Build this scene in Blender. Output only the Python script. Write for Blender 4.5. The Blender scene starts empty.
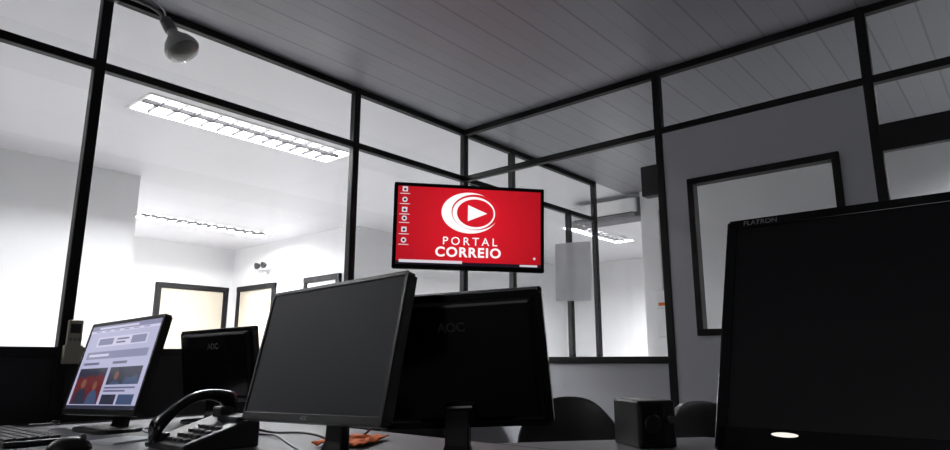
import bpy, bmesh, math, random
from mathutils import Vector, Matrix, Euler
random.seed(4)
scene=bpy.context.scene
COL=scene.collection
CEIL=2.55; MID=2.2; SILL=1.03; DESK=0.78

# ------------------------------------------------------------ materials
def s2l(c):
    return tuple((x/12.92 if x<=0.04045 else ((x+0.055)/1.055)**2.4) for x in c)
def mat(name,rgb,rough=0.5,metal=0.0,emit=0.0,noise=0.0,nscale=20,bump=0.0,spec=0.5,coat=0.0):
    m=bpy.data.materials.new(name); m.use_nodes=True
    nt=m.node_tree; b=nt.nodes['Principled BSDF']
    c=s2l([v/255 for v in rgb])+(1,)
    b.inputs['Base Color'].default_value=c
    b.inputs['Roughness'].default_value=rough
    b.inputs['Metallic'].default_value=metal
    b.inputs['Specular IOR Level'].default_value=spec
    b.inputs['Coat Weight'].default_value=coat
    if emit>0:
        b.inputs['Emission Color'].default_value=c
        b.inputs['Emission Strength'].default_value=emit
    if noise>0 or bump>0:
        tc=nt.nodes.new('ShaderNodeTexCoord'); n=nt.nodes.new('ShaderNodeTexNoise')
        n.inputs['Scale'].default_value=nscale; n.inputs['Detail'].default_value=5
        nt.links.new(tc.outputs['Object'],n.inputs['Vector'])
        if noise>0:
            r=nt.nodes.new('ShaderNodeMapRange')
            r.inputs['To Min'].default_value=1-noise; r.inputs['To Max'].default_value=1+noise
            nt.links.new(n.outputs['Fac'],r.inputs['Value'])
            mx=nt.nodes.new('ShaderNodeVectorMath'); mx.operation='SCALE'
            mx.inputs[0].default_value=c[:3]
            nt.links.new(r.outputs['Result'],mx.inputs['Scale'])
            nt.links.new(mx.outputs['Vector'],b.inputs['Base Color'])
        if bump>0:
            bp=nt.nodes.new('ShaderNodeBump'); bp.inputs['Strength'].default_value=bump
            bp.inputs['Distance'].default_value=0.002
            nt.links.new(n.outputs['Fac'],bp.inputs['Height'])
            nt.links.new(bp.outputs['Normal'],b.inputs['Normal'])
    return m
def emis(name,rgb,strength=1.0,edge=None):
    m=bpy.data.materials.new(name); m.use_nodes=True
    nt=m.node_tree; b=nt.nodes['Principled BSDF']
    b.inputs['Base Color'].default_value=(0.01,0.01,0.01,1)
    b.inputs['Roughness'].default_value=0.3
    b.inputs['Emission Color'].default_value=s2l([v/255 for v in rgb])+(1,)
    b.inputs['Emission Strength'].default_value=strength
    if edge:
        # radial gradient of the displayed picture
        tc=nt.nodes.new('ShaderNodeTexCoord'); ln=nt.nodes.new('ShaderNodeVectorMath'); ln.operation='LENGTH'
        nt.links.new(tc.outputs['Object'],ln.inputs[0])
        cr=nt.nodes.new('ShaderNodeValToRGB')
        cr.color_ramp.elements[0].position=0.12; cr.color_ramp.elements[0].color=s2l([v/255 for v in rgb])+(1,)
        cr.color_ramp.elements[1].position=0.48; cr.color_ramp.elements[1].color=s2l([v/255 for v in edge])+(1,)
        nt.links.new(ln.outputs['Value'],cr.inputs[0]); nt.links.new(cr.outputs[0],b.inputs['Emission Color'])
    return m
def glassmat(name,tint=(0.97,0.975,0.975),refl=0.7):
    m=bpy.data.materials.new(name); m.use_nodes=True
    nt=m.node_tree; nt.nodes.clear()
    o=nt.nodes.new('ShaderNodeOutputMaterial'); t=nt.nodes.new('ShaderNodeBsdfTransparent')
    t.inputs['Color'].default_value=tint+(1,)
    g=nt.nodes.new('ShaderNodeBsdfGlossy'); g.inputs['Roughness'].default_value=0.02
    g.inputs['Color'].default_value=(refl,refl,refl,1)
    geo=nt.nodes.new('ShaderNodeNewGeometry')
    mr=nt.nodes.new('ShaderNodeMapRange'); mr.inputs['To Min'].default_value=1.35; mr.inputs['To Max'].default_value=1/1.35
    nt.links.new(geo.outputs['Backfacing'],mr.inputs['Value'])
    f=nt.nodes.new('ShaderNodeFresnel'); nt.links.new(mr.outputs['Result'],f.inputs['IOR'])
    mx=nt.nodes.new('ShaderNodeMixShader')
    nt.links.new(f.outputs[0],mx.inputs[0]); nt.links.new(t.outputs[0],mx.inputs[1])
    nt.links.new(g.outputs[0],mx.inputs[2]); nt.links.new(mx.outputs[0],o.inputs['Surface'])
    return m
def papermat(name,rgb):
    m=bpy.data.materials.new(name); m.use_nodes=True
    nt=m.node_tree; nt.nodes.clear(); L=nt.links
    c=s2l([v/255 for v in rgb])+(1,)
    o=nt.nodes.new('ShaderNodeOutputMaterial'); d=nt.nodes.new('ShaderNodeBsdfDiffuse'); t=nt.nodes.new('ShaderNodeBsdfTranslucent')
    n=nt.nodes.new('ShaderNodeTexNoise'); n.inputs['Scale'].default_value=9; tc=nt.nodes.new('ShaderNodeTexCoord'); L.new(tc.outputs['Object'],n.inputs['Vector'])
    r=nt.nodes.new('ShaderNodeMapRange'); r.inputs['To Min'].default_value=0.88; r.inputs['To Max'].default_value=1.1; L.new(n.outputs['Fac'],r.inputs['Value'])
    mx=nt.nodes.new('ShaderNodeVectorMath'); mx.operation='SCALE'; mx.inputs[0].default_value=c[:3]; L.new(r.outputs['Result'],mx.inputs['Scale'])
    L.new(mx.outputs['Vector'],d.inputs['Color']); L.new(mx.outputs['Vector'],t.inputs['Color'])
    s=nt.nodes.new('ShaderNodeMixShader'); s.inputs[0].default_value=0.7
    L.new(d.outputs[0],s.inputs[1]); L.new(t.outputs[0],s.inputs[2])
    tr=nt.nodes.new('ShaderNodeBsdfTransparent'); s2=nt.nodes.new('ShaderNodeMixShader'); s2.inputs[0].default_value=0.12
    L.new(s.outputs[0],s2.inputs[1]); L.new(tr.outputs[0],s2.inputs[2]); L.new(s2.outputs[0],o.inputs['Surface'])
    return m
def boardmat(name,rgb,width,dark=0.45,axis='Y',rough=0.35,gw=0.05):
    m=bpy.data.materials.new(name); m.use_nodes=True
    nt=m.node_tree; b=nt.nodes['Principled BSDF']; L=nt.links
    tc=nt.nodes.new('ShaderNodeTexCoord'); sp=nt.nodes.new('ShaderNodeSeparateXYZ')
    L.new(tc.outputs['Object'],sp.inputs[0])
    def math_(op,a,bv=None):
        n=nt.nodes.new('ShaderNodeMath'); n.operation=op
        if isinstance(a,(int,float)): n.inputs[0].default_value=a
        else: L.new(a,n.inputs[0])
        if bv is not None:
            if isinstance(bv,(int,float)): n.inputs[1].default_value=bv
            else: L.new(bv,n.inputs[1])
        return n.outputs[0]
    u=math_('DIVIDE',sp.outputs[axis],width)
    fr=math_('FRACT',u); fl=math_('FLOOR',u)
    g=math_('LESS_THAN',fr,gw)
    fr2=math_('FRACT',math_('MULTIPLY',u,2.0))
    g2=math_('MULTIPLY',math_('LESS_THAN',fr2,gw),0.5)
    gg=math_('MAXIMUM',g,g2)
    wn=nt.nodes.new('ShaderNodeTexWhiteNoise'); wn.noise_dimensions='1D'; L.new(fl,wn.inputs['W'])
    var=math_('ADD',math_('MULTIPLY',wn.outputs['Value'],0.08),0.93)
    val=math_('MULTIPLY',var,math_('SUBTRACT',1.0,math_('MULTIPLY',gg,1-dark)))
    mx=nt.nodes.new('ShaderNodeVectorMath'); mx.operation='SCALE'
    mx.inputs[0].default_value=s2l([v/255 for v in rgb]); L.new(val,mx.inputs['Scale'])
    L.new(mx.outputs['Vector'],b.inputs['Base Color'])
    b.inputs['Roughness'].default_value=rough
    bp=nt.nodes.new('ShaderNodeBump'); bp.inputs['Strength'].default_value=0.4; bp.inputs['Distance'].default_value=0.002
    bp.invert=True; L.new(gg,bp.inputs['Height']); L.new(bp.outputs['Normal'],b.inputs['Normal'])
    return m

M_frame=mat('black_painted_metal',(12,12,14),0.5,0.0,noise=0.05,nscale=30,spec=0.3)
M_wallw=mat('white_wall_paint',(228,228,229),0.85,noise=0.03,nscale=3,bump=0.1)
M_wallg=mat('grey_wall_paint',(120,120,124),0.85,noise=0.03,nscale=3)
M_ceilw=boardmat('white_ceiling_boards',(216,216,220),0.6,0.9,'Y',0.5,0.01)
M_ceilg=boardmat('grey_pvc_ceiling_boards',(148,149,156),0.20,0.66,'Y',0.4,0.05)
M_floor=mat('office_floor_tile',(150,149,148),0.4,noise=0.08,nscale=5)
M_panelg=mat('grey_partition_panel',(180,181,187),0.6,noise=0.03,nscale=8)
M_paneld=mat('dark_partition_panel',(18,18,20),0.6,noise=0.05,nscale=8)
M_glass=glassmat('clear_partition_glass')
M_plast=mat('black_plastic',(14,14,16),0.42,noise=0.05,nscale=60)
M_gloss=mat('glossy_black_plastic',(7,7,8),0.15,spec=0.4)
M_bezel=mat('black_bezel_plastic',(9,9,10),0.35,spec=0.35)
M_off=mat('matte_screen_off',(43,44,48),0.55,spec=0.22)
M_off2=mat('black_screen_off',(12,12,14),0.4,spec=0.28)
M_logo=mat('grey_logo_print',(105,105,108),0.4)
M_keyg=mat('phone_key_grey',(58,58,62),0.45)
M_dlogo=mat('dark_embossed_logo',(58,58,60),0.4)
M_white=mat('white_enamel',(225,225,225),0.4)
M_cream=mat('cream_door_paint',(192,184,168),0.6,noise=0.04,nscale=4)
M_tube=emis('fluorescent_tube_glow',(255,253,250),20)
M_glint=emis('white_glint_glow',(255,250,240),1.0)  # glow colour for the painted bezel reflection
M_paper=mat('paper_sheet',(190,192,198),0.8,noise=0.03,nscale=12)
M_notice=papermat('thin_notice_paper',(215,217,222))
M_desk=mat('grey_laminate',(90,90,94),0.5,noise=0.04,nscale=15,spec=0.25)
M_chair=mat('black_leatherette',(16,16,17),0.4,noise=0.06,nscale=40,bump=0.3)
M_steel=mat('grey_metal',(110,110,112),0.35,0.8)
M_blade=mat('black_louver_blades',(9,9,10),0.8,0.0,spec=0.05)
M_orange=mat('orange_cloth',(225,105,25),0.85,noise=0.15,nscale=30,bump=0.4)
M_key=mat('dark_key_caps',(32,32,34),0.5)
M_remote=mat('ivory_plastic',(150,146,130),0.5)

# ------------------------------------------------------------ mesh helpers
def finish(ob,parent=None,m=None,bev=0,seg=2,smooth=False,sub=0):
    if m is not None and len(ob.data.materials)==0: ob.data.materials.append(m)
    if bev>0:
        b=ob.modifiers.new('bevel','BEVEL'); b.width=bev; b.segments=seg; b.limit_method='ANGLE'
    if sub:
        s=ob.modifiers.new('sub','SUBSURF'); s.levels=sub; s.render_levels=sub
    if smooth:
        for p in ob.data.polygons: p.use_smooth=True
    if parent: ob.parent=parent
    return ob
def newob(name,bm):
    me=bpy.data.meshes.new(name); bm.to_mesh(me); bm.free()
    ob=bpy.data.objects.new(name,me); COL.objects.link(ob); return ob
def box(name,a,b,m,parent=None,bev=0.0,taper=None):
    bm=bmesh.new(); bmesh.ops.create_cube(bm,size=1)
    a=Vector(a);b=Vector(b);c=(a+b)/2;s=b-a
    for v in bm.verts:
        v.co=Vector((v.co.x*s.x,v.co.y*s.y,v.co.z*s.z))
        if taper:
            ax,sg,sc=taper
            if v.co[ax]*sg>0:
                for k in range(3):
                    if k!=ax: v.co[k]*=sc
        v.co+=c
    bmesh.ops.recalc_face_normals(bm,faces=bm.faces)
    return finish(newob(name,bm),parent,m,bev)
def slab_with_holes(name,x0,y0,x1,y1,z0,z1,holes,m):
    """flat slab with rectangular openings (for recessed lamps)"""
    xsn=sorted({x0,x1,*[h[0] for h in holes],*[h[2] for h in holes]})
    ysn=sorted({y0,y1,*[h[1] for h in holes],*[h[3] for h in holes]})
    def solid(i,j):
        if i<0 or j<0 or i>=len(xsn)-1 or j>=len(ysn)-1: return False
        cx=(xsn[i]+xsn[i+1])/2; cy=(ysn[j]+ysn[j+1])/2
        return not any(h[0]<cx<h[2] and h[1]<cy<h[3] for h in holes)
    bm=bmesh.new(); cache={}
    def V(x,y,z):
        k=(x,y,z)
        if k not in cache: cache[k]=bm.verts.new(k)
        return cache[k]
    for i in range(len(xsn)-1):
        for j in range(len(ysn)-1):
            if not solid(i,j): continue
            a,b,c,d=xsn[i],ysn[j],xsn[i+1],ysn[j+1]
            bm.faces.new((V(a,b,z0),V(a,d,z0),V(c,d,z0),V(c,b,z0)))
            bm.faces.new((V(a,b,z1),V(c,b,z1),V(c,d,z1),V(a,d,z1)))
            for di,dj,p,q in ((-1,0,(a,b),(a,d)),(1,0,(c,d),(c,b)),(0,-1,(c,b),(a,b)),(0,1,(a,d),(c,d))):
                if not solid(i+di,j+dj):
                    bm.faces.new((V(*p,z0),V(*p,z1),V(*q,z1),V(*q,z0)))
    bmesh.ops.recalc_face_normals(bm,faces=bm.faces)
    return finish(newob(name,bm),None,m)
def cyl(name,p0,p1,r0,r1,m,parent=None,n=24,bev=0,smooth=True):
    p0=Vector(p0);p1=Vector(p1);d=p1-p0
    bm=bmesh.new(); bmesh.ops.create_cone(bm,cap_ends=True,segments=n,radius1=r0,radius2=r1,depth=d.length)
    M=Matrix.Translation((p0+p1)/2)@d.to_track_quat('Z','Y').to_matrix().to_4x4()
    bmesh.ops.transform(bm,matrix=M,verts=bm.verts)
    ob=finish(newob(name,bm),parent,m,bev)
    if smooth:
        for p in ob.data.polygons: p.use_smooth=len(p.vertices)==4
    return ob
def lathe(name,prof,m,parent=None,n=32,M=None):
    bm=bmesh.new(); rings=[]
    for r,z in prof:
        rings.append([bm.verts.new((r*math.cos(2*math.pi*i/n),r*math.sin(2*math.pi*i/n),z)) for i in range(n)])
    for a,b in zip(rings,rings[1:]):
        for i in range(n): bm.faces.new((a[i],a[(i+1)%n],b[(i+1)%n],b[i]))
    bm.faces.new(rings[0][::-1]); bm.faces.new(rings[-1])
    if M: bmesh.ops.transform(bm,matrix=M,verts=bm.verts)
    bmesh.ops.recalc_face_normals(bm,faces=bm.faces)
    return finish(newob(name,bm),parent,m,smooth=True)
def tube(name,pts,r,m,parent=None,cyc=False):
    cu=bpy.data.curves.new(name,'CURVE'); cu.dimensions='3D'; cu.bevel_depth=r; cu.bevel_resolution=3; cu.use_fill_caps=True
    sp=cu.splines.new('NURBS'); sp.points.add(len(pts)-1)
    for p,q in zip(sp.points,pts): p.co=(*q,1)
    sp.order_u=min(4,len(pts)); sp.use_endpoint_u=True; sp.resolution_u=8
    cu.materials.append(m)
    ob=bpy.data.objects.new(name,cu); COL.objects.link(ob)
    if parent: ob.parent=parent
    return ob
def empty(name,loc=(0,0,0),rz=0):
    e=bpy.data.objects.new(name,None); COL.objects.link(e); e.location=loc; e.rotation_euler=(0,0,rz); e.empty_display_size=0.1
    return e
def flat(name,pts,m,parent=None,y=0.0):
    bm=bmesh.new(); vs=[bm.verts.new((p[0],y,p[1])) for p in pts]; f=bm.faces.new(vs)
    f.normal_update()
    if f.normal.y>0: f.normal_flip()
    return finish(newob(name,bm),parent,m)
def rect(x0,z0,x1,z1): return [(x0,z0),(x1,z0),(x1,z1),(x0,z1)]
def text(name,s,size,m,parent,x,z,y,bold=0.0,space=1.0,flip=False,extr=0.0,sx=1.0):
    cu=bpy.data.curves.new(name,'FONT'); cu.body=s; cu.size=size; cu.align_x='CENTER'; cu.align_y='CENTER'
    cu.offset=bold; cu.space_character=space; cu.extrude=extr; cu.materials.append(m)
    ob=bpy.data.objects.new(name,cu); COL.objects.link(ob); ob.parent=parent
    ob.location=(x,y,z); ob.rotation_euler=(math.pi/2,0,math.pi if flip else 0); ob.scale=(sx,1,1)
    return ob

# ------------------------------------------------------------ room shell
LAMPS=[(-0.95,1.14,1.5,0.33,400),(0.38,4.42,1.55,0.33,350),(-3.9,1.14,1.5,0.33,170),(3.9,1.2,1.3,0.27,370)]  # westmost lamp is unseen, added to light the left part of the hall
box('floor',(-6.2,-5.2,-0.1),(6.2,6.1,0),M_floor)
slab_with_holes('ceiling',-5.2,-5.2,6.2,0.0,CEIL,CEIL+0.1,[(1.2-0.65,-3.3-0.135,1.2+0.65,-3.3+0.135)],M_ceilg)
slab_with_holes('ceiling.001',-6.2,0.0,6.2,6.1,CEIL,CEIL+0.1,[(x-l/2,y-w_/2,x+l/2,y+w_/2) for x,y,l,w_,_ in LAMPS],M_ceilw)
box('wall_west',(-5.2,-5.2,0),(-5.0,0.0,CEIL),M_wallg)
box('wall_south',(-5.0,-5.2,0),(6.0,-5.0,CEIL),M_wallg)
box('wall_north_office',(-6.0,2.85,0),(-1.0,6.0,CEIL),M_wallw)
box('wall_hall_west',(-6.2,0.0,0),(-6.0,6.0,CEIL),M_wallw)
box('wall_north',(-1.0,5.8,0),(1.5,6.0,CEIL),M_wallw)
box('wall_hall_east',(1.5,3.1,0),(6.2,6.0,CEIL),M_wallw)
box('wall_far_east',(6.0,-5.0,0),(6.2,3.1,CEIL),M_wallw)
box('wall_east',(2.3,-5.0,0),(2.5,-0.15,CEIL),M_wallw)

def door(name,org,rz,w,h,leafm):
    e=empty(name,org,rz)
    t=0.07
    box('jamb_left',(0,-0.03,0),(t,0.02,h),M_frame,e,0.004)
    box('jamb_right',(w-t,-0.03,0),(w,0.02,h),M_frame,e,0.004)
    box('head',(0,-0.035,h-t),(w,0.02,h),M_frame,e,0.004)
    box('leaf',(t,-0.012,0.01),(w-t,0.015,h-t),leafm,e,0.003)
    cyl('knob_stem',(w-t-0.07,-0.012,1.0),(w-t-0.07,-0.06,1.0),0.01,0.01,M_steel,e)
    box('lever',(w-t-0.17,-0.07,0.99),(w-t-0.06,-0.055,1.01),M_steel,e,0.004)
    return e
door('door_1',(0.43,5.79,0),0,1.0,2.0,M_cream)
door('door_2',(1.49,5.6,0),-math.pi/2,0.95,2.0,M_cream)
door('door_3',(1.49,4.0,0),-math.pi/2,0.72,2.0,M_wallw)

# ------------------------------------------------------------ glass partitions
FW=0.042
def post(e,x,y,z0=0,z1=CEIL,w=FW): box('post',(x-w/2,y-w/2,z0),(x+w/2,y+w/2,z1),M_frame,e,0.004)
def railx(e,x0,x1,z,y=0,h=0.036): box('rail',(x0,y-0.020,z-h/2),(x1,y+0.020,z+h/2),M_frame,e,0.003)
def raily(e,y0,y1,z,x=0,h=0.036): box('rail',(x-0.020,y0,z-h/2),(x+0.020,y1,z+h/2),M_frame,e,0.003)
pa=empty('glass_partition')
xs=[-4.95,-3.62,-2.28,-0.94,0.0]
for x in xs: post(pa,x,0)
for z in (CEIL-0.02,MID,SILL,0.04): railx(pa,-4.95,0,z)
for a,b in zip(xs,xs[1:]):
    box('glass_upper',(a+0.021,-0.003,MID+0.018),(b-0.021,0.003,CEIL-0.038),M_glass,pa)
    box('glass_pane',(a+0.021,-0.003,SILL+0.018),(b-0.021,0.003,MID-0.018),M_glass,pa)
    box('lower_panel',(a+0.021,-0.012,0.06),(b-0.021,0.012,SILL-0.018),M_paneld,pa)
pb=empty('glass_partition')
ys=[-0.0,-1.414,-2.394,-3.45,-4.95]
for y in ys[1:]: post(pb,0,y)
raily(pb,-4.95,-0.02,CEIL-0.02); raily(pb,-4.95,-0.02,MID); raily(pb,-2.394,-0.02,0.04)
raily(pb,-1.414,-0.02,SILL-0.03)
raily(pb,-3.45,-2.394,1.93,h=0.12)
for i,(a,b) in enumerate(zip(ys,ys[1:])):
    box('glass_upper',(-0.003,b+0.021,MID+0.018),(0.003,a-0.021,CEIL-0.038),M_glass,pb)
    if i==0:
        box('glass_pane',(-0.003,b+0.021,SILL-0.012),(0.003,a-0.021,MID-0.018),M_glass,pb)
        box('lower_panel',(-0.012,b+0.021,0.06),(0.012,a-0.021,SILL-0.048),M_panelg,pb)
    elif i==1:
        wy0,wy1,wz0,wz1=-2.25,-1.555,1.115,1.905
        box('panel_left',(-0.015,wy1,0.06),(0.015,a-0.021,MID-0.018),M_panelg,pb)
        box('panel_right',(-0.015,b+0.021,0.06),(0.015,wy0,MID-0.018),M_panelg,pb)
        box('panel_top',(-0.015,wy0,wz1),(0.015,wy1,MID-0.018),M_panelg,pb)
        box('panel_bottom',(-0.015,wy0,0.06),(0.015,wy1,wz0),M_panelg,pb)
        e=empty('window_1')
        k=0.032
        box('frame_top',(-0.03,wy0,wz1-k),(0.03,wy1,wz1),M_frame,e,0.003)
        box('frame_bottom',(-0.03,wy0,wz0),(0.03,wy1,wz0+k),M_frame,e,0.003)
        box('frame_left',(-0.03,wy1-k,wz0+k),(0.03,wy1,wz1-k),M_frame,e,0.003)
        box('frame_right',(-0.03,wy0,wz0+k),(0.03,wy0+k,wz1-k),M_frame,e,0.003)
        box('glass',(-0.003,wy0+k,wz0+k),(0.003,wy1-k,wz1-k),M_glass,e)
    else:
        box('glass_pane',(-0.003,b+0.021,0.1),(0.003,a-0.021,1.87 if i==2 else MID-0.018),M_glass,pb)
        if i==2: box('glass_door_head',(-0.003,b+0.021,1.99),(0.003,a-0.021,MID-0.018),M_glass,pb)
pc=empty('glass_partition')
for x in (0.53,1.71): post(pc,x,0)
post(pc,1.29,0,0,MID)
for z in (CEIL-0.02,MID,SILL-0.03,0.04): railx(pc,0.03,1.71,z)
for a,b in ((0.0,0.53),(0.53,1.71)):
    box('glass_upper',(a+0.021,-0.003,MID+0.018),(b-0.021,0.003,CEIL-0.038),M_glass,pc)
for a,b in ((0.0,0.53),(0.53,1.29),(1.29,1.71)):
    box('glass_pane',(a+0.021,-0.003,SILL-0.012),(b-0.021,0.003,MID-0.018),M_glass,pc)
    box('lower_panel',(a+0.021,-0.012,0.06),(b-0.021,0.012,SILL-0.048),M_panelg,pc)

# ------------------------------------------------------------ recessed louvred ceiling lamps
def lamp_fixture(cx,cy,L,W,power,name='fluorescent_ceiling_light'):
    e=empty(name,(cx,cy,CEIL)); T=0.075
    L-=0.004; W-=0.004
    box('housing_top',(-L/2,-W/2,T-0.004),(L/2,W/2,T),M_white,e)
    for s in (-1,1):
        box('housing_side',(-L/2,s*(W/2-0.003)-0.003,0),(L/2,s*(W/2-0.003)+0.003,T),M_white,e)
        box('housing_end',(s*(L/2-0.003)-0.003,-W/2,0),(s*(L/2-0.003)+0.003,W/2,T),M_white,e)
        box('trim_long',(-L/2-0.012,s*(W/2+0.004)-0.010,-0.006),(L/2+0.012,s*(W/2+0.004)+0.010,0),M_white,e,0.002)
        box('trim_short',(s*(L/2+0.004)-0.010,-W/2-0.012,-0.006),(s*(L/2+0.004)+0.010,W/2+0.012,0),M_white,e,0.002)
        cyl('tube',(-L/2+0.03,s*W*0.25,0.042),(L/2-0.03,s*W*0.25,0.042),0.012,0.012,M_tube,e,12)
    box('spine',(-L/2,-0.010,-0.004),(L/2,0.010,0.022),M_blade,e)
    n=int(L/0.115)
    for i in range(1,n):
        x=-L/2+L*i/n
        box('louver_blade',(x-0.004,-W/2,-0.004),(x+0.004,W/2,0.020),M_blade,e)
    li=bpy.data.lights.new('tube_light','AREA'); li.shape='RECTANGLE'; li.size=L*0.94; li.size_y=W*0.9; li.energy=power; li.color=(0.985,0.985,1.0)
    lo=bpy.data.objects.new('tube_light',li); COL.objects.link(lo); lo.parent=e; lo.location=(0,0,0.058)
    return e
for l in LAMPS: lamp_fixture(*l)
lamp_fixture(1.2,-3.3,1.3,0.27,125)  # out-of-view lamp added to brighten the corridor

# ------------------------------------------------------------ monitors
def panel_mesh(name,W,H,D,bz,bzb,mb,ms,parent):
    bm=bmesh.new(); bmesh.ops.create_cube(bm,size=1)
    for v in bm.verts: v.co=Vector((v.co.x*W,(v.co.y+0.5)*D,v.co.z*H))
    bmesh.ops.recalc_face_normals(bm,faces=bm.faces)
    bmesh.ops.bevel(bm,geom=[e for e in bm.edges if abs(e.verts[0].co.y-e.verts[1].co.y)>D*0.5],offset=0.008,segments=3,affect='EDGES')
    bmesh.ops.recalc_face_normals(bm,faces=bm.faces)
    ob=newob(name,bm); ob.data.materials.append(mb); 
    finish(ob,parent,None,0.002,2)
    box('screen',(-W/2+bz,-0.0015,-H/2+bzb),(W/2-bz,0.001,H/2-bz),ms,parent)
    for nm,a,b in (('bezel_top',(-W/2+0.004,-0.004,H/2-bz),(W/2-0.004,0.001,H/2-0.001)),
                   ('bezel_bottom',(-W/2+0.004,-0.004,-H/2+0.001),(W/2-0.004,0.001,-H/2+bzb)),
                   ('bezel_left',(-W/2+0.001,-0.004,-H/2+0.004),(-W/2+bz,0.001,H/2-0.004)),
                   ('bezel_right',(W/2-bz,-0.004,-H/2+0.004),(W/2-0.001,0.001,H/2-0.004))):
        box(nm,a,b,mb,parent,0.0012)
    return ob
def monitor(C,yaw,tilt,W,H,roll=0,bz=0.014,bzb=0.02,ms=M_off,mb=M_bezel,mback=M_plast,zdesk=DESK,backlogo=None,frontlogo=None,lowneck=False,basedy=0.0,neckw=0.055,name='computer_monitor'):
    e=empty(name,(C[0],C[1],zdesk),math.radians(yaw+90))
    p=empty('panel',(0,0,C[2]-zdesk)); p.parent=e; p.rotation_euler=(-math.radians(tilt),-math.radians(roll),0)
    panel_mesh('panel_housing',W,H,0.022,bz,bzb,mb,ms,p)
    if lowneck:
        box('back_shell',(-W*0.47,0.02,-H*0.46),(W*0.47,0.032,H*0.46),mback,p,0.006,taper=(1,1,0.93))
        box('hinge_block',(-0.035,0.028,-H*0.46),(0.035,0.045,-H*0.30),mback,p,0.006)
    else:
        box('back_shell',(-W*0.44,0.02,-H*0.42),(W*0.44,0.040,H*0.40),mback,p,0.006,taper=(1,1,0.82))
        box('vesa_block',(-0.07,0.038,-0.07),(0.07,0.052,0.07),mback,p,0.006)
    if backlogo: text('back_logo',backlogo,0.028,M_dlogo,p,0,H*0.26,0.0335 if lowneck else 0.0415,0.0006,flip=True)
    if frontlogo: text('front_logo',frontlogo,0.011,M_logo,p,0,-H/2+bzb*0.5,-0.0046,0.0002)
    hz=C[2]-zdesk
    t=math.radians(tilt)
    ny=0.045*math.cos(t)-0.02*math.sin(t)+0.012
    if lowneck:
        ny=0.035*math.cos(t)-H*0.40*math.sin(t)
        prof=[(ny+0.004,hz-H*0.34,0.5),(ny+0.004,hz-H*0.40,0.5),(ny+0.004,0.04,0.5),(ny+0.002,0.008,0.7)]
    else:
        prof=[(ny+0.004,hz+0.03,0.5),(ny+0.006,hz-H*0.3,0.5),(ny+0.002,0.05,0.55),(ny-0.01,0.008,0.8)]
    bm=bmesh.new(); rows=[]
    for y,z,s in prof:
        w=neckw*s
        rows.append([bm.verts.new((-w,y-0.011,z)),bm.verts.new((w,y-0.011,z)),bm.verts.new((w,y+0.011,z)),bm.verts.new((-w,y+0.011,z))])
    for a,b in zip(rows,rows[1:]):
        for i in range(4): bm.faces.new((a[i],a[(i+1)%4],b[(i+1)%4],b[i]))
    bm.faces.new(rows[0]); bm.faces.new(rows[-1][::-1])
    bmesh.ops.recalc_face_normals(bm,faces=bm.faces)
    finish(newob('neck',bm),e,mb,0.004)
    bm=bmesh.new(); n=40; lo=[];hi=[]
    for i in range(n):
        a=2*math.pi*i/n; c,s=math.cos(a),math.sin(a)
        x=0.115*abs(c)**0.6*(1 if c>0 else -1); y=ny-(0.0 if lowneck else 0.045)+basedy+0.08*abs(s)**0.6*(1 if s>0 else -1)
        lo.append(bm.verts.new((x,y,0))); hi.append(bm.verts.new((x*0.96,y,0.011)))
    for i in range(n): bm.faces.new((lo[i],lo[(i+1)%n],hi[(i+1)%n],hi[i]))
    bm.faces.new(hi); bm.faces.new(lo[::-1])
    bmesh.ops.recalc_face_normals(bm,faces=bm.faces)
    finish(newob('base',bm),e,mb,0.002)
    return e,p

monitor((-2.280,-1.640,1.021),179.6,13.2,0.492,0.304,roll=1.6,bz=0.010,bzb=0.018,frontlogo='AOC')
monitor((-2.051,-1.832,1.003),28.7,17.4,0.40,0.30,roll=-2.8,mback=M_gloss,mb=M_gloss,backlogo='AOC',lowneck=True)
monitor((-1.92,-0.54,0.985),8,8,0.42,0.26,roll=-1.5,mback=M_gloss,mb=M_gloss,backlogo='AOC',lowneck=True)
_,o=monitor((-2.185,-2.717,1.046),180,20.5,0.50,0.35,bz=0.016,bzb=0.034,ms=M_off2,mb=M_gloss,frontlogo='LG')
text('model_print','FLATRON',0.011,M_logo,o,-0.20,0.35/2-0.009,-0.0046,0.0002)
flat('bezel_glint',[(-0.162+0.016*math.cos(2*math.pi*i/32),-0.148+0.0030*math.sin(2*math.pi*i/32)) for i in range(32)],M_glint,o,-0.0046)  # reflection on the bottom bezel, painted as a glowing ellipse
# far left lit monitor with a web page
M_pg=emis('web_page_background',(178,178,208),0.95)
M_pgh=emis('web_page_header',(140,142,176),0.8)
M_pgt=emis('web_page_text',(112,112,148),0.7)
M_pgr=emis('web_page_red_photo',(112,40,46),0.7)
M_pgd=emis('web_page_dark_photo',(48,50,70),0.8)
M_pgb=emis('web_page_blue_photo',(66,84,120),0.8)
M_pgo=emis('web_page_orange_photo',(140,92,74),0.7)
M_pgw=emis('web_page_white',(206,204,228),0.95)
e,p=monitor((-2.290,-0.535,0.982),183.6,13.4,0.51,0.31,roll=2.0,bz=0.013,bzb=0.018,ms=M_pg)
yy=-0.0022
W,H=0.484,0.279; cz=0.0025
def pr(nm,u0,v0,u1,v1,m,dy=0): flat(nm,rect(-W/2+u0*W,cz+H/2-v0*H,-W/2+u1*W,cz+H/2-v1*H),m,p,yy-dy)
def pe(nm,cu,cv,ru,rv,m,dy=0): flat(nm,[(-W/2+(cu+ru*math.cos(2*math.pi*i/24))*W,cz+H/2-(cv+rv*math.sin(2*math.pi*i/24))*H) for i in range(24)],m,p,yy-dy)
pr('browser_bar',0,0,1,0.06,M_pgh); pr('address_bar',0.12,0.02,0.7,0.045,M_pgw,0.0003)
pr('menu_strip',0,0.06,1,0.09,M_pgw)
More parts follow.
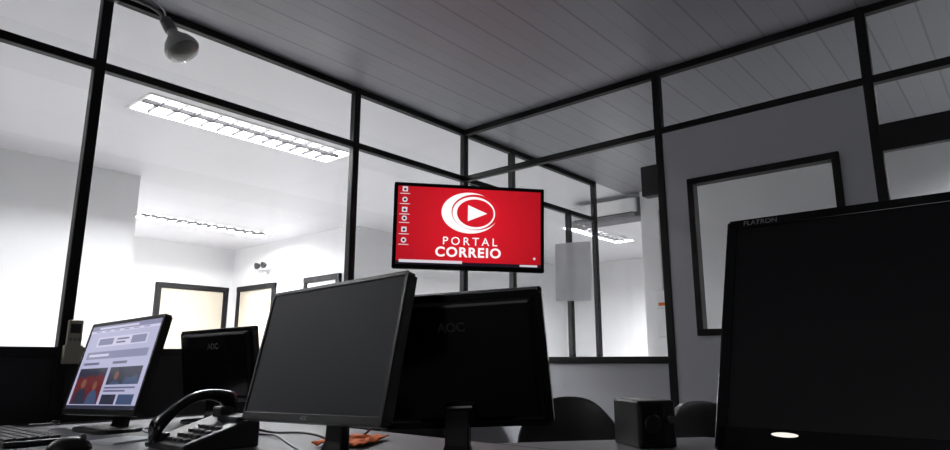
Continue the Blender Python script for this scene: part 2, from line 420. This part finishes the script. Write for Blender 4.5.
for i in range(6): pr('menu_item',0.08+0.14*i,0.068,0.16+0.14*i,0.080,M_pgh,0.0003)
pr('banner',0.15,0.15,0.88,0.27,M_pgw); pr('banner_image',0.18,0.17,0.40,0.25,M_pgh,0.0003); pr('banner_text',0.45,0.18,0.62,0.20,M_pgt,0.0003); pr('banner_text_b',0.45,0.22,0.58,0.24,M_pgt,0.0003); pr('banner_image_b',0.66,0.165,0.86,0.255,M_pgh,0.0003)
pr('ad_strip',0.06,0.33,0.94,0.42,M_pgh); pr('ad_text',0.1,0.36,0.4,0.39,M_pgw,0.0003)
pr('headline',0.06,0.46,0.3,0.49,M_pgt); pr('headline_b',0.5,0.46,0.7,0.49,M_pgt)
pr('photo_red',0.04,0.53,0.46,0.95,M_pgr); pr('photo_sky',0.04,0.53,0.46,0.59,M_pgd,0.0003)
flat('photo_skyline',[(-W/2+u*W,cz+H/2-v*H) for u,v in ((0.04,0.66),(0.10,0.62),(0.16,0.65),(0.24,0.60),(0.30,0.64),(0.38,0.60),(0.46,0.64),(0.46,0.58),(0.04,0.58))],M_pgd,p,yy-0.0003)
pe('photo_person_head',0.17,0.71,0.035,0.055,M_pgo,0.0005)
flat('photo_person_body',[(-W/2+u*W,cz+H/2-v*H) for u,v in ((0.07,0.95),(0.09,0.82),(0.14,0.77),(0.20,0.77),(0.25,0.82),(0.27,0.95))],M_pgd,p,yy-0.0004)
pe('photo_person_head_b',0.35,0.74,0.03,0.05,M_pgo,0.0005)
flat('photo_person_body_b',[(-W/2+u*W,cz+H/2-v*H) for u,v in ((0.27,0.95),(0.29,0.84),(0.33,0.79),(0.38,0.79),(0.42,0.84),(0.44,0.95))],M_pgb,p,yy-0.0004)
pr('photo_dark',0.50,0.53,0.94,0.73,M_pgd); pe('photo_face',0.62,0.63,0.03,0.05,M_pgo,0.0004)
flat('photo_face_body',[(-W/2+u*W,cz+H/2-v*H) for u,v in ((0.54,0.73),(0.58,0.69),(0.66,0.69),(0.70,0.73))],M_pgb,p,yy-0.0003)
flat('photo_shape',[(-W/2+u*W,cz+H/2-v*H) for u,v in ((0.72,0.73),(0.76,0.64),(0.82,0.66),(0.90,0.62),(0.94,0.73))],M_pgb,p,yy-0.0003)
pr('photo_low',0.50,0.84,0.70,0.95,M_pgd); pr('photo_low_b',0.73,0.84,0.94,0.95,M_pgb)
for i in range(2): pr('text_line',0.50,0.755+0.035*i,0.92-0.12*i,0.775+0.035*i,M_pgt)
pr('task_bar',0,0.96,1,1,M_pgd,0.0003)

# ------------------------------------------------------------ television
M_red=emis('tv_red',(214,24,40),1.0,edge=(168,12,26)); M_redl=emis('tv_logo_red',(212,24,40),1.0); M_wht=emis('tv_white',(255,255,255),1.0); M_dk=emis('tv_taskbar',(28,20,34),0.8)
M_ltb=emis('tv_lightgrey',(220,215,225),0.9)
tv=empty('television',(-0.35,-0.362,1.763),math.radians(229.8+90))
tp=empty('panel'); tp.parent=tv; tp.rotation_euler=(math.radians(2.4),math.radians(0.6),0)
TW,TH=0.90,0.51
panel_mesh('tv_housing',TW,TH,0.035,0.022,0.028,M_gloss,M_red,tp)
box('tv_back',(-0.33,0.03,-0.2),(0.33,0.07,0.17),M_plast,tp,0.01,taper=(1,1,0.85))
box('mount_plate',(-0.12,0.068,-0.12),(0.12,0.085,0.12),M_steel,tp,0.003)
box('mount_arm',(-0.025,0.08,-0.03),(0.025,0.46,0.03),M_steel,tp,0.003)
SW,SH=TW-0.044,TH-0.05; scz=0.003
def tq(u,v): return (-SW/2+u*SW, scz+SH/2-v*SH)
def pxy(a,b): return tq((a-397.0)/(541.5-397.0),(b-186.5)/(269.0-186.5))
def tf(nm,pts,m,k): flat(nm,[pxy(*q) for q in pts],m,tp,-0.0018-0.0003*k)
def e2(cx,cy,rx,ry): return [(cx+rx*math.cos(2*math.pi*i/56),cy+ry*math.sin(2*math.pi*i/56)) for i in range(56)]
tf('logo_outer',e2(469,212.5,28.5,22),M_wht,1)
tf('logo_red_offset',e2(474.5,211.5,24,19.2),M_redl,2)
tf('logo_ring',e2(473,212.5,21.5,17.6),M_wht,3)
tf('logo_red_core',e2(474.5,212.5,18.6,15),M_redl,4)
tf('logo_play',[(467,204),(467,221.5),(486.5,212.5)],M_wht,5)
x,z=pxy(469.5,243.5); text('tv_text_top','PORTAL',0.066,M_wht,tp,x,z,-0.0035,0.0004,1.46,sx=1.02)
x,z=pxy(468,255.3); text('tv_text_bottom','CORREIO',0.078,M_wht,tp,x,z,-0.0035,0.0022,1.15,sx=1.05)
tf('taskbar',[(397,265.5),(541.5,265.5),(541.5,269),(397,269)],M_dk,1)
tf('taskbar_window',[(400,264),(462,264),(462,267),(400,267)],M_ltb,2)
tf('clock',[(520,266),(538,266),(538,268),(520,268)],M_ltb,2)
for i,(cx,cy) in enumerate([(404,191),(404,202),(404,213),(404,222),(404,234),(404,245)]):
    tf('icon',e2(cx,cy-1,2.6,2.8) if i%2 else [(cx-2.6,cy-4),(cx+2.6,cy-4),(cx+2.6,cy+1.4),(cx-2.6,cy+1.4)],M_ltb,1)
    tf('icon_label',[(cx-5,cy+3.2),(cx+5,cy+3.2),(cx+5,cy+4.0),(cx-5,cy+4.0)],M_ltb,1)
    tf('icon_mark',e2(cx,cy-1,1.3,1.3),M_dk,2)
tf('tray_icon',e2(535,259,1.3,1.3),M_ltb,1)

# ------------------------------------------------------------ workbench
wb=empty('office_desk')
X0,X1,Y0,Y1=-2.88,-1.72,-4.3,-0.12
box('desk_top',(X0,Y0,DESK-0.028),(X1,Y1,DESK),M_desk,wb,0.004)
for y in (Y0+0.1,-3.2,-2.1,-1.05,Y1-0.1):
    box('support_panel',(X0+0.1,y-0.015,0.0),(X1-0.05,y+0.015,DESK-0.028),M_desk,wb,0.002)
box('modesty_panel',(-2.13,Y0+0.12,0.25),(-2.11,Y1-0.12,DESK-0.028),M_desk,wb)
wr=empty('side_table')
bm=bmesh.new()
pts=[(-1.715,-1.66),(-1.715,-3.1),(-1.20,-3.1),(-1.20,-2.03)]
lo=[bm.verts.new((a,b,DESK-0.028)) for a,b in pts]; hi=[bm.verts.new((a,b,DESK)) for a,b in pts]
bm.faces.new(lo); bm.faces.new(hi[::-1])
for i in range(4): bm.faces.new((lo[i],lo[(i+1)%4],hi[(i+1)%4],hi[i]))
bmesh.ops.recalc_face_normals(bm,faces=bm.faces)
finish(newob('table_top',bm),wr,M_desk,0.004)
for a,b in ((-1.66,-1.80),(-1.66,-3.04),(-1.26,-3.04),(-1.26,-2.12)): box('leg',(a-0.02,b-0.02,0),(a+0.02,b+0.02,DESK-0.028),M_frame,wr)

# ------------------------------------------------------------ office chairs
def chair(x,y,rz,ztop,name='office_chair',w=0.44):
    e=empty(name,(x,y,0),rz)
    def cushion(nm,cx,cy,cz,sx,sy,sz,rx=0,curve=0):
        bm=bmesh.new(); bmesh.ops.create_cube(bm,size=1)
        bmesh.ops.subdivide_edges(bm,edges=bm.edges,cuts=5,use_grid_fill=True)
        for v in bm.verts:
            u=v.co.x*2; k=v.co.z*2
            f=(1-0.30*abs(k)**3) ; g=(1-0.30*abs(u)**3)
            v.co=Vector((v.co.x*sx*f,v.co.y*sy*(1-0.4*max(abs(u),abs(k))**3)+curve*u*u,v.co.z*sz*g))
        M=Matrix.Translation((cx,cy,cz))@Matrix.Rotation(rx,4,'X')
        bmesh.ops.transform(bm,matrix=M,verts=bm.verts)
        return finish(newob(nm,bm),e,M_chair,smooth=True,sub=1)
    bh=0.42
    cushion('backrest',0,0.24,ztop-bh/2,w,0.08,bh,-0.12,-0.05)
    cushion('seat',0,0,0.46,w+0.02,0.44,0.09)
    tube('back_bar',[(0,0.05,0.42),(0,0.26,0.42),(0,0.30,0.5),(0,0.29,ztop-bh*0.5)],0.016,M_plast,e)
    cyl('gas_post',(0,0,0.1),(0,0,0.42),0.025,0.02,M_steel,e)
    for i in range(5):
        a=2*math.pi*i/5+0.3
        c,s=math.cos(a),math.sin(a)
        tube('leg',[(0,0,0.12),(c*0.14,s*0.14,0.10),(c*0.24,s*0.24,0.07)],0.018,M_plast,e)
        cyl('caster',(c*0.24-s*0.02,s*0.24+c*0.02,0.03),(c*0.24+s*0.02,s*0.24-c*0.02,0.03),0.03,0.03,M_plast,e,16)
    return e
chair(-1.06,-1.42,math.radians(-90+20),0.855,w=0.42)
chair(-0.66,-1.95,math.radians(-32),0.84,w=0.42)
chair(-1.10,-0.88,math.radians(90+15),0.80,w=0.42)

# ------------------------------------------------------------ desk objects
sp=empty('desktop_speaker',(-1.485,-1.985,DESK),math.radians(-35))
box('cabinet',(-0.054,-0.07,0),(0.054,0.07,0.118),M_plast,sp,0.006)
box('grille',(-0.048,-0.075,0.01),(0.018,-0.068,0.105),M_off2,sp,0.003)
cyl('cone',(-0.016,-0.074,0.06),(-0.016,-0.079,0.06),0.026,0.022,M_plast,sp)
cyl('dial',(0.036,-0.07,0.07),(0.036,-0.082,0.07),0.010,0.009,M_steel,sp)

ph=empty('desk_telephone',(-2.27,-1.14,DESK),math.radians(270))
bm=bmesh.new()
v=[(-0.10,-0.10,0),(0.10,-0.10,0),(0.10,0.10,0),(-0.10,0.10,0),(-0.10,-0.10,0.02),(0.10,-0.10,0.02),(0.10,0.10,0.080),(-0.10,0.10,0.080)]
vs=[bm.verts.new(q) for q in v]
for f in ((3,2,1,0),(4,5,6,7),(0,1,5,4),(1,2,6,5),(2,3,7,6),(3,0,4,7)): bm.faces.new([vs[i] for i in f])
bmesh.ops.recalc_face_normals(bm,faces=bm.faces)
finish(newob('phone_base',bm),ph,M_plast,0.006,3)
sl=0.06/0.2
def top(x,y,h=0): return (x,y,0.02+(y+0.10)*sl+h)
for r in range(4):
    for c in range(4):
        x=-0.012+c*0.028; y=-0.080+r*0.026
        z=top(x,y)[2]
        ob=box('key',(x-0.009,y-0.007,z-0.002),(x+0.009,y+0.007,z+0.006),M_keyg,ph,0.002)
z=top(0.03,0.06)[2]
box('lcd',(-0.015,0.04,z-0.006),(0.085,0.078,z+0.008),M_off,ph,0.002)
bm=bmesh.new(); rows=[]
N=16
for i in range(N+1):
    t=i/N; y=-0.105+0.21*t
    z=0.055+0.038*math.sin(math.pi*t)+(y+0.1)*sl
    ends=abs(2*t-1)**3
    hw=0.020+0.011*ends; hh=0.014+0.017*ends
    zz=z-0.012*ends
    rows.append([bm.verts.new((-0.06+hw*math.cos(a),y,zz+hh*math.sin(a))) for a in [2*math.pi*j/12 for j in range(12)]])
for a,b in zip(rows,rows[1:]):
    for j in range(12): bm.faces.new((a[j],a[(j+1)%12],b[(j+1)%12],b[j]))
bm.faces.new(rows[0]); bm.faces.new(rows[-1][::-1])
bmesh.ops.recalc_face_normals(bm,faces=bm.faces)
finish(newob('handset',bm),ph,M_gloss,smooth=True)
box('cradle_rear',(-0.085,0.06,0.05),(-0.035,0.1,0.095),M_plast,ph,0.006)
box('cradle_front',(-0.085,-0.1,0.01),(-0.035,-0.07,0.04),M_plast,ph,0.006)
pts=[]
for i in range(150):
    t=i/149; a=i*1.1
    pts.append((-0.085-0.05*math.sin(math.pi*t)+0.006*math.cos(a),-0.11+0.19*t,0.009+0.006*math.sin(a)))
tube('coiled_cord',pts,0.0018,M_plast,ph)

kb=empty('computer_keyboard',(-2.56,-0.58,DESK),math.radians(272))
box('body',(-0.22,-0.07,0),(0.22,0.07,0.016),M_plast,kb,0.004)
for r in range(5):
    for c in range(15):
        x=-0.205+c*0.0285; y=-0.055+r*0.0265
        box('key',(x-0.011,y-0.010,0.014),(x+0.013,y+0.011,0.022),M_key,kb)
ms=empty('computer_mouse',(-2.52,-0.95,DESK),math.radians(265))
bm=bmesh.new(); bmesh.ops.create_uvsphere(bm,u_segments=24,v_segments=12,radius=1)
for v_ in bm.verts: v_.co=Vector((v_.co.x*0.03,v_.co.y*0.052,max(0,v_.co.z)*0.034))
finish(newob('shell',bm),ms,M_plast,smooth=True)
cyl('wheel',(-0.004,0.028,0.029),(0.004,0.028,0.029),0.008,0.008,M_steel,ms,16)
bm=bmesh.new(); bmesh.ops.create_grid(bm,x_segments=26,y_segments=26,size=0.5)
for v_ in bm.verts:
    x,y=v_.co.x,v_.co.y
    z=0.006+0.012*abs(math.sin(9*x+3*math.sin(7*y)))*(1-1.6*max(abs(x),abs(y)))+0.006*abs(math.sin(13*y+4*x))
    v_.co=Vector((x*0.2,y*0.14,z))
oc=finish(newob('orange_cloth',bm),None,M_orange,smooth=True); oc.location=(-1.97,-1.37,DESK); oc.rotation_euler=(0,0,0.5)
sd=oc.modifiers.new('sol','SOLIDIFY'); sd.thickness=0.003
cb=empty('cable_bundle',(0,0,0))
def desk_cable(pts,r=0.003,m=M_plast): tube('cable',[(a,b,DESK+c) for a,b,c in pts],r,m,cb)
desk_cable([(-2.2,-1.5,0.004),(-2.15,-1.3,0.02),(-2.08,-1.2,0.03),(-2.2,-1.05,0.004),(-2.05,-0.9,0.02),(-2.1,-0.7,0.004)])
desk_cable([(-2.15,-1.55,0.004),(-2.02,-1.35,0.035),(-2.1,-1.15,0.02),(-1.98,-1.0,0.004),(-2.05,-0.75,0.03)],0.0035)
desk_cable([(-2.05,-1.70,0.09),(-2.0,-1.5,0.10),(-1.94,-1.42,0.02),(-1.9,-1.3,0.004)],0.003)
desk_cable([(-2.2,-0.65,0.01),(-2.3,-0.8,0.03),(-2.35,-0.9,0.01),(-2.2,-1.0,0.02)],0.0028,M_logo)
desk_cable([(-2.35,-0.3,0.01),(-2.45,-0.4,0.04),(-2.3,-0.42,0.02),(-2.42,-0.25,0.01)],0.0035)
pp=empty('paper_stack',(-2.36,-0.86,DESK),0.3)
for i in range(4): box('sheet',(-0.07+0.003*i,-0.05,0.0015*i),(0.07,0.05+0.004*i,0.0015*i+0.0013),M_paper,pp)

# ------------------------------------------------------------ wall / ceiling details
sl_=empty('clamp_spotlight')
c=Vector((-2.085,-0.317,2.25)); ax=Vector((0.07,-0.11,-0.20)).normalized()
M=Matrix.Translation(c)@ax.to_track_quat('Z','Y').to_matrix().to_4x4()
M_bulb=mat('frosted_reflector_bulb',(150,150,146),0.3,coat=0.6)
M_lens=mat('bulb_lens',(105,105,100),0.2,coat=0.8)
lathe('bulb',[(0.018,-0.115),(0.02,-0.085),(0.034,-0.06),(0.056,-0.03),(0.067,-0.005),(0.069,0.008),(0.064,0.018)],M_bulb,sl_,M=M)
lathe('bulb_lens',[(0.065,0.014),(0.062,0.022),(0.049,0.030),(0.02,0.035),(0.002,0.036)],M_lens,sl_,M=M)
lathe('socket',[(0.016,-0.165),(0.024,-0.158),(0.026,-0.10),(0.022,-0.095)],M_steel,sl_,M=M)
q=c-ax*0.165
tube('gooseneck',[q,q-ax*0.05,q+Vector((-0.07,0.06,0.07)),(-2.26,-0.10,2.50),(-2.28,-0.035,2.525)],0.008,M_steel,sl_)
box('clamp',(-2.32,-0.05,2.49),(-2.25,-0.020,2.55),M_steel,sl_,0.004)
tube('lamp_cable',[q+Vector((0,0,0.0)),q+Vector((0.02,0.02,0.06)),q+Vector((-0.03,0.05,0.09)),(-2.2,-0.12,2.545)],0.004,M_white,sl_)

rc=empty('remote_control',(-2.255,-0.0215,0.985))
box('holder',(-0.032,-0.028,0),(0.032,0,0.07),M_remote,rc,0.004)
box('remote_body',(-0.026,-0.022,0.015),(0.026,-0.004,0.165),M_remote,rc,0.006)
box('remote_screen',(-0.018,-0.0235,0.115),(0.018,-0.0215,0.15),M_key,rc,0.002)
for i in range(3): box('button',(-0.018+i*0.014,-0.0235,0.085),(-0.008+i*0.014,-0.0215,0.098),M_logo,rc,0.002)

bm=bmesh.new(); bmesh.ops.create_grid(bm,x_segments=10,y_segments=14,size=0.5)
for v_ in bm.verts:
    u,w=v_.co.x,v_.co.y
    v_.co=Vector((-0.006-0.004*(1+math.sin(5*u+3*w)),-0.848+u*0.235,1.495+w*0.335+0.012*u))
finish(newob('paper_notice',bm),None,M_notice,smooth=True)
bx=empty('intercom_box',(0.03,-1.33,1.87))
box('case',(0,-0.06,0),(0.07,0.055,0.17),M_key,bx,0.008)
box('bracket',(0.0,-0.085,0.05),(0.05,-0.055,0.11),M_steel,bx,0.003)
ac=empty('air_conditioner',(2.3,-0.15,2.31))
box('header_case',(-0.02,0,0),(0.2,0.75,0.20),M_wallg,ac,0.02)
box('front_cover',(-0.05,0.02,0.05),(-0.015,0.73,0.19),M_white,ac,0.012)
box('air_flap',(-0.045,0.04,0.01),(-0.015,0.71,0.045),M_wallg,ac,0.004)
box('vent_slot',(-0.048,0.05,0.044),(-0.02,0.70,0.052),M_key,ac)
em=empty('emergency_light',(1.47,4.9,2.18))
box('body',(-0.05,-0.14,0),(0.03,0.14,0.12),M_white,em,0.01)
box('conduit',(0.012,-0.012,-0.18),(0.03,0.012,0.0),M_white,em)
cyl('lamp_a',(-0.05,-0.08,0.06),(-0.1,-0.08,0.05),0.03,0.045,M_key,em)
cyl('lamp_b',(-0.05,0.08,0.06),(-0.1,0.08,0.05),0.03,0.045,M_key,em)
sw=empty('electrical_switch_box',(2.29,-0.32,1.45))
box('plate',(-0.02,-0.05,0),(0.01,0.05,0.16),M_white,sw,0.004)
box('lower_plate',(-0.02,-0.05,-0.25),(0.01,0.05,-0.12),M_white,sw,0.004)
box('conduit',(-0.012,-0.012,0.16),(0.01,0.012,0.9),M_white,sw)
box('red_label',(-0.022,-0.03,0.02),(-0.019,0.03,0.05),M_orange,sw)

# ------------------------------------------------------------ added fill light with made-up window frame on the unseen west wall
wn=empty('fill_light_frame')
for nm,a,b in (('frame_top',(-5.0,-3.9,2.1),(-4.95,-2.1,2.15)),('frame_bottom',(-5.0,-3.9,1.05),(-4.95,-2.1,1.1)),
               ('frame_left',(-5.0,-3.9,1.1),(-4.95,-3.85,2.1)),('frame_right',(-5.0,-2.15,1.1),(-4.95,-2.1,2.1)),('mullion',(-5.0,-3.02,1.1),(-4.95,-2.98,2.1))):
    box(nm,a,b,M_frame,wn,0.003)
li=bpy.data.lights.new('room_fill_light','AREA'); li.shape='RECTANGLE'; li.size=1.7; li.size_y=1.0; li.energy=10; li.color=(0.94,0.96,1)
lo=bpy.data.objects.new('room_fill_light',li); COL.objects.link(lo); lo.parent=wn; lo.location=(-4.98,-3.0,1.6); lo.rotation_euler=(math.radians(90),0,math.radians(-90))

w=bpy.data.worlds.new('world'); scene.world=w; w.use_nodes=True
w.node_tree.nodes['Background'].inputs[0].default_value=(0.5,0.55,0.6,1)
w.node_tree.nodes['Background'].inputs[1].default_value=0.05

cam=bpy.data.cameras.new('camera'); co=bpy.data.objects.new('camera',cam); COL.objects.link(co)
cam.sensor_width=36; cam.lens=36*640/950; cam.clip_start=0.02
co.location=(-3.12,-2.81,1.0)
P=math.atan(135/640)
co.rotation_euler=(math.pi/2+P,0,math.radians(41.0-90))
scene.camera=co
scene.view_settings.view_transform='Standard'
